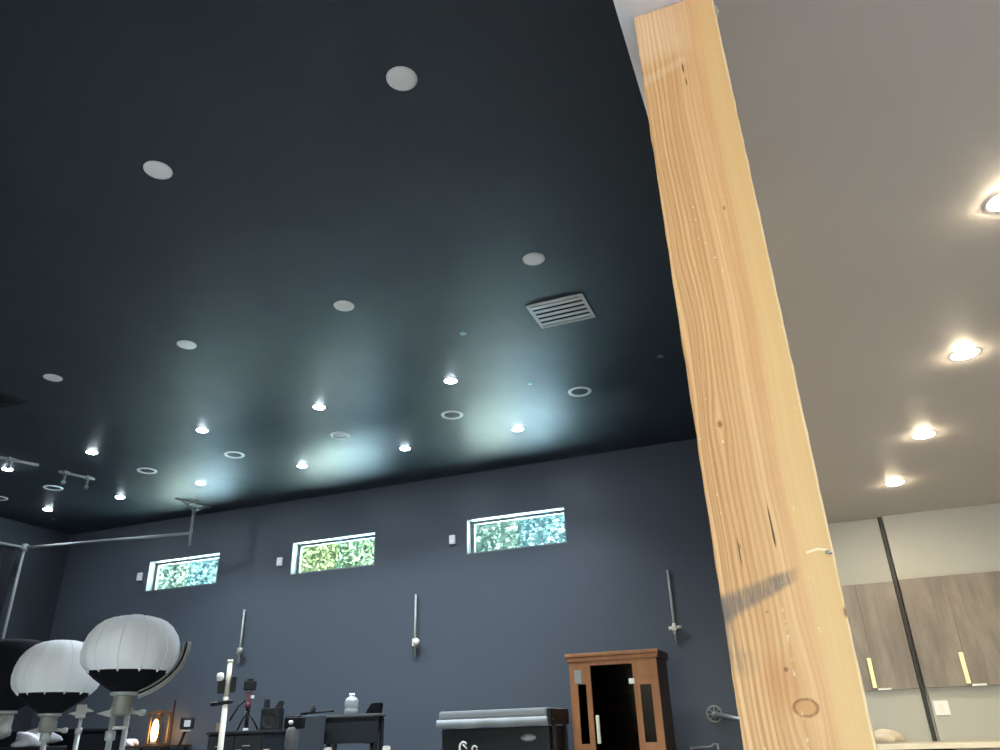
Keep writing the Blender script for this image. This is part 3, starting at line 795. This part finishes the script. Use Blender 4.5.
# amber lantern on a dark stand by the wall
st = thing('side_table', 'dark side table under the glowing amber lantern', 'table', (-9.45, 9.68, 0))
M().box(-.50, .50, -.25, .30, 1.035, 1.065, .006).build('tabletop', m_saunad, st)
for x in (-.46, .42):
    for y in (-.22, .23): M().box(x, x + .04, y, y + .04, 0, 1.035).build('leg', m_saunad, st)
la = thing('amber_lantern', 'glowing amber lantern in a wooden frame on the dark side table', 'lantern', (-9.40, 9.72, 1.065), math.radians(0))
M().box(-.12, .16, -.11, .11, 0, .03, .006).build('lantern_base', m_lanternwood, la)
for x, y in ((-.105, -.095), (.105, -.095), (-.105, .075), (.105, .075)):
    M().box(x, x + .028, y, y + .022, .03, .43).build('corner_post', m_lanternwood, la)
M().box(-.12, .15, -.11, .11, .43, .455, .006).box(-.06, .09, -.06, .06, .455, .475, .005).build('lantern_top', m_lanternwood, la)
M().lathe([(0, .06), (.03, .065), (.047, .12), (.05, .2), (.042, .28), (.025, .34), (0, .36)], 20, (-.035, -.02, 0)).build('bulb', m_flame, la)
M().lathe([(0, .03), (.04, .03), (.035, .06), (0, .06)], 16, (-.035, -.02, 0)).build('lamp_socket', m_cream, la)
tw = tag(M().blob((0, 0, .035), .13, .09, .07, .30, 11).build('crumpled_cloth', m_cloth), 'crumpled white cloth on the dark side table next to the amber lantern', 'cloth', loc=(-9.80, 9.62, 1.065))
bp = tag(M().box(-.06, .07, -.03, 0, -.19, .17, .006).build('wall_panel', paint('tan board', (0.20, 0.14, 0.09), 0.6, 0.3, 0.08)), 'narrow tan panel on the dark wall behind the pale pole', 'panel', loc=(-8.47, D, 1.17))
tag(M().box(-.012, .012, -.02, 0, -.36, .36, .003).build('wall_batten', m_saunad), 'thin dark batten on the wall in the amber glow beside the lantern', 'batten', loc=(-9.40, D, 1.34))

# ------------------------------------------------------------------ balloon lamps
m_balloon, nt, b = newmat('white balloon diffuser')
v, x, y, z = objxyz(nt)
nb = noise(nt, v, 9, 3)
nt.links.new(mix(nt, nb, (0.83, 0.88, 0.95), (0.88, 0.92, 0.98)), b.inputs['Base Color']); b.inputs['Roughness'].default_value = 0.7
tr = nt.nodes.new('ShaderNodeBsdfTranslucent'); tr.inputs[0].default_value = (0.8, 0.82, 0.84, 1)
mx = nt.nodes.new('ShaderNodeMixShader'); mx.inputs[0].default_value = 0.15
nt.links.new(b.outputs[0], mx.inputs[1]); nt.links.new(tr.outputs[0], mx.inputs[2]); nt.links.new(mx.outputs[0], nt.nodes['Material Output'].inputs[0])
G = 12
def balloon(name, label, loc, rz, ez, double, skirt_arm, vs=1.0, RS=.96):
    t = thing(name, label, 'balloon lamp', loc, rz, 'white balloon lamps')
    up_ = [(0, .200), (.05, .1995), (.10, .196), (.16, .184), (.215, .161), (.262, .125), (.298, .075), (.320, .015), (.328, -.045), (.320, -.10), (.302, -.135), (.270, -.166)]
    up_ = [(r*RS, zz*vs) for r, zz in up_]
    M().lathe([(r, ez + zz) for r, zz in up_], G*6, gores=G, bulge=.028).build('diffuser', m_balloon, t)
    # seams between the gores
    q = M()
    for k in range(G):
        a = 2*PI*(k + .5)/G
        q.tube([((r*(1 - .011) + .0008)*math.cos(a), (r*(1 - .011) + .0008)*math.sin(a), ez + zz) for r, zz in up_[1:]], .0022, 4)
    q.build('seams', m_white, t)
    M().lathe([(0, ez + .2), (.04, ez + .209), (.045, ez + .206), (.0, ez + .203)], 20).build('top_cap', m_white, t)
    lo = [(.266, -.160), (.255, -.178), (.215, -.212), (.165, -.245), (.115, -.275), (.078, -.298)]
    lo = [(r*RS, zz*vs) for r, zz in lo]
    M().lathe([(r, ez + zz) for r, zz in lo], G*6, gores=G, bulge=.028).build('black_skirt', m_blackfab, t)
    # white scallops over the top of the skirt
    q = M(); 
    for k in range(G):
        a = 2*PI*(k + .5)/G
        q.tube([((r + .004)*math.cos(a), (r + .004)*math.sin(a), ez + zz) for r, zz in lo[:1] + [(.252*RS, -.180*vs)]], .012, 6, .003)
        q.tube([((r + .001)*math.cos(a), (r + .001)*math.sin(a), ez + zz) for r, zz in lo[:2]], .0012, 4)
    q.build('skirt_seams', m_white, t)
    ez = ez - .298*(vs - 1)
    M().lathe([(.07, ez - .292), (.088, ez - .297), (.088, ez - .313), (.07, ez - .318)], 28).build('mount_ring', m_galv, t)
    M().lathe([(.0, ez - .31), (.062, ez - .31), (.066, ez - .33), (.060, ez - .345), (.066, ez - .36), (.066, ez - .425), (.05, ez - .44), (0, ez - .44)], 24).box(-.07, .07, -.035, .035, ez - .43, ez - .39, .006).build('lamp_head', m_lampmetal, t)
    M().tube([(.06, 0, ez - .42), (.125, -.01, ez - .425)], .012, 8).lathe([(0, -.022), (.022, -.018), (.026, 0), (.022, .018), (0, .022)], 12, (.13, -.01, ez - .425)).build('tilt_knob', m_rod, t)
    M().prism([(-.06, ez - .40), (-.06, ez - .45), (-.15, ez - .425)], -.01, .01, .002).build('lever', m_greymetal, t)
    if double:
        M().tube([(-.042, 0, .3), (-.042, 0, ez - .43)], .019, 12).lathe([(.02, -.03), (.032, -.028), (.032, .028), (.02, .03)], 14, (-.042, 0, ez - .56)).build('pole', m_galv, t)
        M().tube([(.042, 0, .3), (.042, 0, ez - .43)], .018, 12).build('pole', m_galv, t)
        M().box(-.05, .05, -.018, .018, ez - .525, ez - .505, .004).build('cross_link', m_galv, t)
        M().box(-.06, .06, -.025, .025, .6, .64, .004).build('cross_link', m_galv, t)
    else:
        M().tube([(0, 0, .3), (0, 0, ez - .44)], .022, 12).lathe([(.0, -.04), (.04, -.035), (.04, .03), (.022, .04), (0, .04)], 14, (0, 0, ez - .47)).build('pole', m_galv, t)
    for k in range(3):
        a = 2*PI*k/3 + .5
        M().tube([(.03*math.cos(a), .03*math.sin(a), .62), (.45*math.cos(a), .45*math.sin(a), .015)], .012, 8).build('leg', m_steel, t)
    if skirt_arm:
        arc = [(.365, .030), (.362, -.03), (.345, -.09), (.315, -.145), (.272, -.195), (.218, -.240), (.155, -.278), (.085, -.308)]
        arc = [(r*.955, zz) for r, zz in arc]
        for off, rr, mt, dy in ((0.0, .017, m_blackfab, 0), (.026, .006, m_rod, -.012), (-.014, .006, m_rod, -.02), (.012, .007, m_rod, -.03)):
            pts = []
            for r, zz in arc:
                d_ = Vector((r, zz + .05)).normalized()*off
                pts.append((r + d_.x, dy, ez + zz + d_.y))
            M().tube(pts, rr, 8).build('folded_skirt', mt, t)
    return t
balloon('balloon_lamp', 'white balloon lamp with a fully seen black skirt on twin poles, in front', (-4.40, 4.2, 0), math.radians(46.4), 1.712, True, True)
balloon('balloon_lamp', 'white balloon lamp partly hidden behind the other one, on a single pole', (-5.955, 4.95, 0), math.radians(50.5), 1.685, False, False, 1.15, 1.03)
# third lamp, mostly outside the frame, with a black hood
bl = thing('hooded_lamp', 'black hooded studio lamp cut off at the edge beside the balloon lamps', 'studio lamp', (-7.05, 5.35, 0), math.radians(53))
M().lathe([(0, 2.02), (.18, 2.02), (.275, 1.98), (.31, 1.90), (.31, 1.72), (.27, 1.56), (.20, 1.46), (.10, 1.40)], 40).build('hood', m_blackfab, bl)
M().lathe([(.10, 1.41), (.125, 1.405), (.125, 1.385), (.10, 1.38)], 28).build('mount_ring', m_rod, bl)
M().lathe([(0, 1.385), (.10, 1.385), (.105, 1.36), (.10, 1.26), (.11, 1.25), (.11, 1.20), (.05, 1.17), (0, 1.17)], 24).build('lamp_head', m_lampmetal, bl)
M().tube([(0, 0, .3), (0, 0, 1.18)], .022, 12).build('pole', m_galv, bl)
for k in range(3):
    a = 2*PI*k/3 + .2
    M().tube([(.03*math.cos(a), .03*math.sin(a), .62), (.45*math.cos(a), .45*math.sin(a), .015)], .012, 8).build('leg', m_steel, bl)
# bare stand between the lamps
ls = thing('light_stand', 'short bare metal light stand between the two balloon lamps', 'light stand', (-5.66, 5.0, 0), math.radians(48))
M().tube([(0, 0, .3), (0, 0, 1.20)], .020, 12).tube([(0, 0, 1.19), (0, 0, 1.31)], .014, 10).tube([(0, 0, 1.185), (0, 0, 1.23)], .027, 12).build('pole', m_galv, ls)
M().box(-.045, .03, -.03, .03, 1.30, 1.40, .006).prism([(-.045, 1.32), (-.10, 1.335), (-.045, 1.35)], -.01, .01).prism([(.03, 1.38), (.09, 1.35), (.03, 1.34)], -.01, .01).build('stand_clamp', m_greymetal, ls)
for k in range(3):
    a = 2*PI*k/3 + .9
    M().tube([(.02*math.cos(a), .02*math.sin(a), .60), (.42*math.cos(a), .42*math.sin(a), .015)], .011, 8).build('leg', m_steel, ls)
# black cases behind the lamps
bx = thing('black_case', 'long black equipment case behind the balloon lamp poles', 'case', (-6.55, 6.3, 0), 0)
M().box(-1.5, -.24, -.3, .3, .08, 1.22, .02).build('case_body', m_blackfab, bx)
M().box(-1.52, -.22, -.32, .32, 1.22, 1.25, .012).build('lid', m_blackfab, bx)
for x in (-1.3, -.4):
    for y in (-.2, .2): M().lathe([(0, 0), (.04, 0), (.04, .08), (0, .08)], 12, (x, y, 0)).build('caster', m_black, bx)
tag(M().blob((0, 0, .05), .23, .12, .09, .35, 21).build('crumpled_cloth', paint('lavender white cloth', (0.50, 0.51, 0.60), 0.9, 0.1, 0.35, 14, bmp=0.4, bscale=40)), 'crumpled pale cloth lying below the hidden balloon lamp', 'cloth', loc=(-7.0, 5.7, 1.10))
sh = thing('low_stand', 'small black stand holding the crumpled pale cloth', 'stand', (-7.0, 5.7, 0), 0)
M().box(-.30, .30, -.16, .13, 1.055, 1.10, .008).build('stand_top', m_black, sh)
for x in (-.27, .24):
    for y in (-.13, .08): M().box(x, x + .03, y, y + .03, 0, 1.055).build('leg', m_black, sh)

# ------------------------------------------------------------------ near table with bottles whose tops just show
nt_ = thing('long_table', 'long dark table carrying the row of white topped bottles', 'table', (-2.2, 3.1, 0))
M().box(-.65, .75, -.25, .25, .821, .851, .005).build('tabletop', m_charcoal, nt_)
for x in (-.6, .66):
    for y in (-.2, .16): M().box(x, x + .04, y, y + .04, 0, .821).build('leg', m_black, nt_)
btl = None
for i, (x, zt) in enumerate(((-2.56, 0), (-2.43, 0), (-2.28, 0), (-1.97, 0), (-1.69, 0))):
    L = 'white bottle top at the bottom edge, ' + ['below the pale pole', 'below the mounted camera', 'below the black speaker', 'below the tall dark desk', 'below the tilted black chair'][i]
    if btl is None:
        btl = thing('white_bottle', L, 'bottle', (x, 3.0, .851), 0, 'bottles on the long table')
        M().lathe([(0, 0), (.03, 0), (.032, .01), (.032, .13), (.014, .165), (.014, .18)], 20).build('bottle', m_trimw, btl)
        M().lathe([(.016, .175), (.017, .178), (.017, .205), (.012, .210), (0, .211)], 18).build('cap', m_sensor, btl)
    else: dup(btl, (x, 3.0, .851), L)
# low cart under the round bracket
cr = thing('low_cart', 'low black cart with a bright metal handle, at the foot of the post', 'cart', (-1.27, 9.45, 0))
M().box(-.25, .25, -.2, .25, .10, .78, .01).build('cart_body', m_black, cr)
M().tube([(-.20, -.05, .78), (-.20, -.05, .875), (.02, -.05, .885), (.06, -.05, .91), (.10, -.05, .905), (.10, -.05, .78)], .014, 8).build('handle', m_steel, cr)
for x in (-.2, .2):
    for y in (-.15, .2): M().lathe([(0, 0), (.04, 0), (.04, .1), (0, .1)], 12, (x, y, 0)).build('caster', m_black, cr)

# ------------------------------------------------------------------ kitchen
KF = KY - .34
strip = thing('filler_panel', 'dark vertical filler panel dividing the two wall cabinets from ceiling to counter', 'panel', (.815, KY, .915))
M().box(-.016, .016, -.04, 0, 0, KZ - .916, .002).build('upright_board', m_charcoal, strip)  # charcoal board put in for the shadow beside the right cabinet

struct(M().box(.835, KX, KY - .07, KY, 2.25, KZ).build('trim_1', m_kwall))
struct(M().box(.850, KX, KY - .05, KY, .915, 1.33).build('trim_2', m_kwall))
def upper(label, x0, x1, split, off):
    t = thing('wall_cabinet', label, 'cabinet', ((x0 + x1)/2, KY - off, 1.33))
    c = (x0 + x1)/2
    M().box(x0 - c, x1 - c, -.02, 0, 0, .92, .001).build('carcass', m_cab, t)
    for a, b2, hp in ((x0, split, True), (split, x1, False)):
        dd = M().box(a - c + .0005, b2 - c - .0005, -.04, -.02, .002, .918, .0015).build('door', m_cab, t)
        if hp:
            M().box(split - c - .044, split - c - .008, -.065, -.045, .02, .27, .004).box(split - c - .028, split - c - .016, -.047, -.04, .04, .06).box(split - c - .028, split - c - .016, -.047, -.04, .23, .25).build('handle', m_brass, dd, 'pale brass bar handle')
        else:
            M().box(split - c - .004, split - c + .105, -.052, -.038, .0, .016, .003).build('finger_pull', m_white, dd, 'white tab along the lower edge')
    return t
upper('taupe wood wall cabinet partly hidden behind the timber post', .06, .792, .468, 0.0)
upper('wide taupe wood wall cabinet beyond the dark filler panel', .833, 2.30, 1.195, .075)
bs = thing('counter_top', 'cream stone countertop along the kitchen wall', 'countertop', (1.5, KY, .875))
M().box(-1.44, 3.4, -.63, 0, 0, .04, .004).build('slab', m_counter, bs)
ap = thing('dark_appliance', 'dark appliance front below the counter beside the post', 'appliance', (.56, KY - .60, 0))
M().box(-.30, .305, .0, .58, .0, .87, .004).build('body', m_dark, ap)
M().box(-.295, .30, -.02, .0, .10, .85, .004).build('front', m_black, ap)
M().tube([(-.24, -.02, .78), (-.24, -.055, .78), (.24, -.055, .78), (.24, -.02, .78)], .008, 8).build('handle', m_steel, ap)
bc2 = thing('base_cabinet', 'taupe base cabinet with a drawer under the cream countertop', 'cabinet', (1.5, KY - .60, 0))
M().box(-.62, 2.0, .0, .58, .0, .874, .002).build('carcass', m_cab, bc2)
for x0, x1 in ((-.61, .10), (.11, .82)):
    dw = M().box(x0, x1, -.02, 0, .68, .868, .002).build('drawer', m_cab, bc2)
    M().box(x0 + .20, x1 - .1, -.045, -.02, .838, .856, .003).build('handle', m_white, dw, 'white bar handle')
    M().box(x0, x1, -.02, 0, .10, .67, .002).build('door', m_cab, bc2)
ot = thing('wall_outlet', 'white outlet plate on the grey backsplash under the wall cabinet', 'outlet', (.925, KY - .05, 1.17))
M().box(-.058, .058, -.012, 0, -.058, .058, .004).build('cover_plate', m_white, ot)
M().box(-.018, .018, -.016, -.011, -.034, .034, .002).build('socket_face', m_trimw, ot)
tag(M().blob((0, 0, .045), .12, .08, .065, .35, 33).build('crumpled_cloth', paint('oatmeal cloth', (0.62, 0.55, 0.44), 0.9, 0.1, 0.12, 20, bmp=0.4, bscale=50)), 'crumpled oatmeal cloth on the cream countertop beside the post', 'cloth', loc=(.435, KY - .30, .915))
for (x, y), L in zip(((.987, 2.833), (1.038, 4.261), (.969, 5.574), (.868, 6.753)),
    ('warm kitchen downlight cut off at the edge of the picture', 'warm glowing kitchen downlight, largest of the fully seen three', 'warm glowing kitchen downlight, middle one of the three in line', 'warm glowing kitchen downlight closest to the wall cabinets')):
    if 'warm' in first: dup(first['warm'], (x, y, KZ - .001), L)
    else: first['warm'] = fixture('kitchen_downlight', L, 'ceiling light', 'warm', (x, y, KZ - .001), 'warm kitchen downlights')

# ------------------------------------------------------------------ daylight
wd = bpy.data.worlds.new('sky'); S.world = wd; wd.use_nodes = True
nt = wd.node_tree; bg = nt.nodes['Background']
sk = nt.nodes.new('ShaderNodeTexSky'); sk.sky_type = 'NISHITA'; sk.sun_disc = False
sk.sun_elevation = math.radians(48); sk.sun_rotation = math.radians(90); sk.air_density = 1.3; sk.dust_density = 1.5
nt.links.new(sk.outputs[0], bg.inputs[0]); bg.inputs[1].default_value = 3.0
sun = bpy.data.lights.new('sun', 'SUN'); sun.energy = 250.0; sun.angle = math.radians(1.0); sun.color = (1, .97, .92)
so = bpy.data.objects.new('sun', sun); COL.objects.link(so)
so.rotation_euler = Vector((-.62, .10, -.78)).to_track_quat('-Z', 'Y').to_euler()
so.location = (40, 5, 30)
def portal(name, loc, rot, sx_, sy_):
    L = bpy.data.lights.new(name, 'AREA'); L.shape = 'RECTANGLE'; L.size = sx_; L.size_y = sy_
    L.cycles.is_portal = True
    o = bpy.data.objects.new(name, L); COL.objects.link(o); o.location = loc; o.rotation_euler = rot
portal('glazing_portal', ((GX0 + GX1)/2, RY - .25, GZ/2), (PI/2, 0, 0), GX1 - GX0, GZ)
portal('door_portal', ((DX0 + DX1)/2, RY - .25, DZ/2), (PI/2, 0, 0), DX1 - DX0, DZ)      # faces +Y
for i, (a, b_) in enumerate(WIN):
    portal('window_portal', ((a + b_)/2, D + .25, (WZ0 + WZ1)/2), (-PI/2, 0, 0), b_ - a, WZ1 - WZ0)

# ------------------------------------------------------------------ output look
S.view_settings.view_transform = 'Standard'; S.view_settings.look = 'None'
S.view_settings.gamma = 1; S.view_settings.use_curve_mapping = False
S.view_settings.exposure = 0.0
cy = S.cycles
cy.use_denoising = True
cy.max_bounces = 8; cy.diffuse_bounces = 4; cy.glossy_bounces = 3; cy.transparent_max_bounces = 12
cy.sample_clamp_indirect = 40.0
cy.caustics_reflective = False; cy.caustics_refractive = False
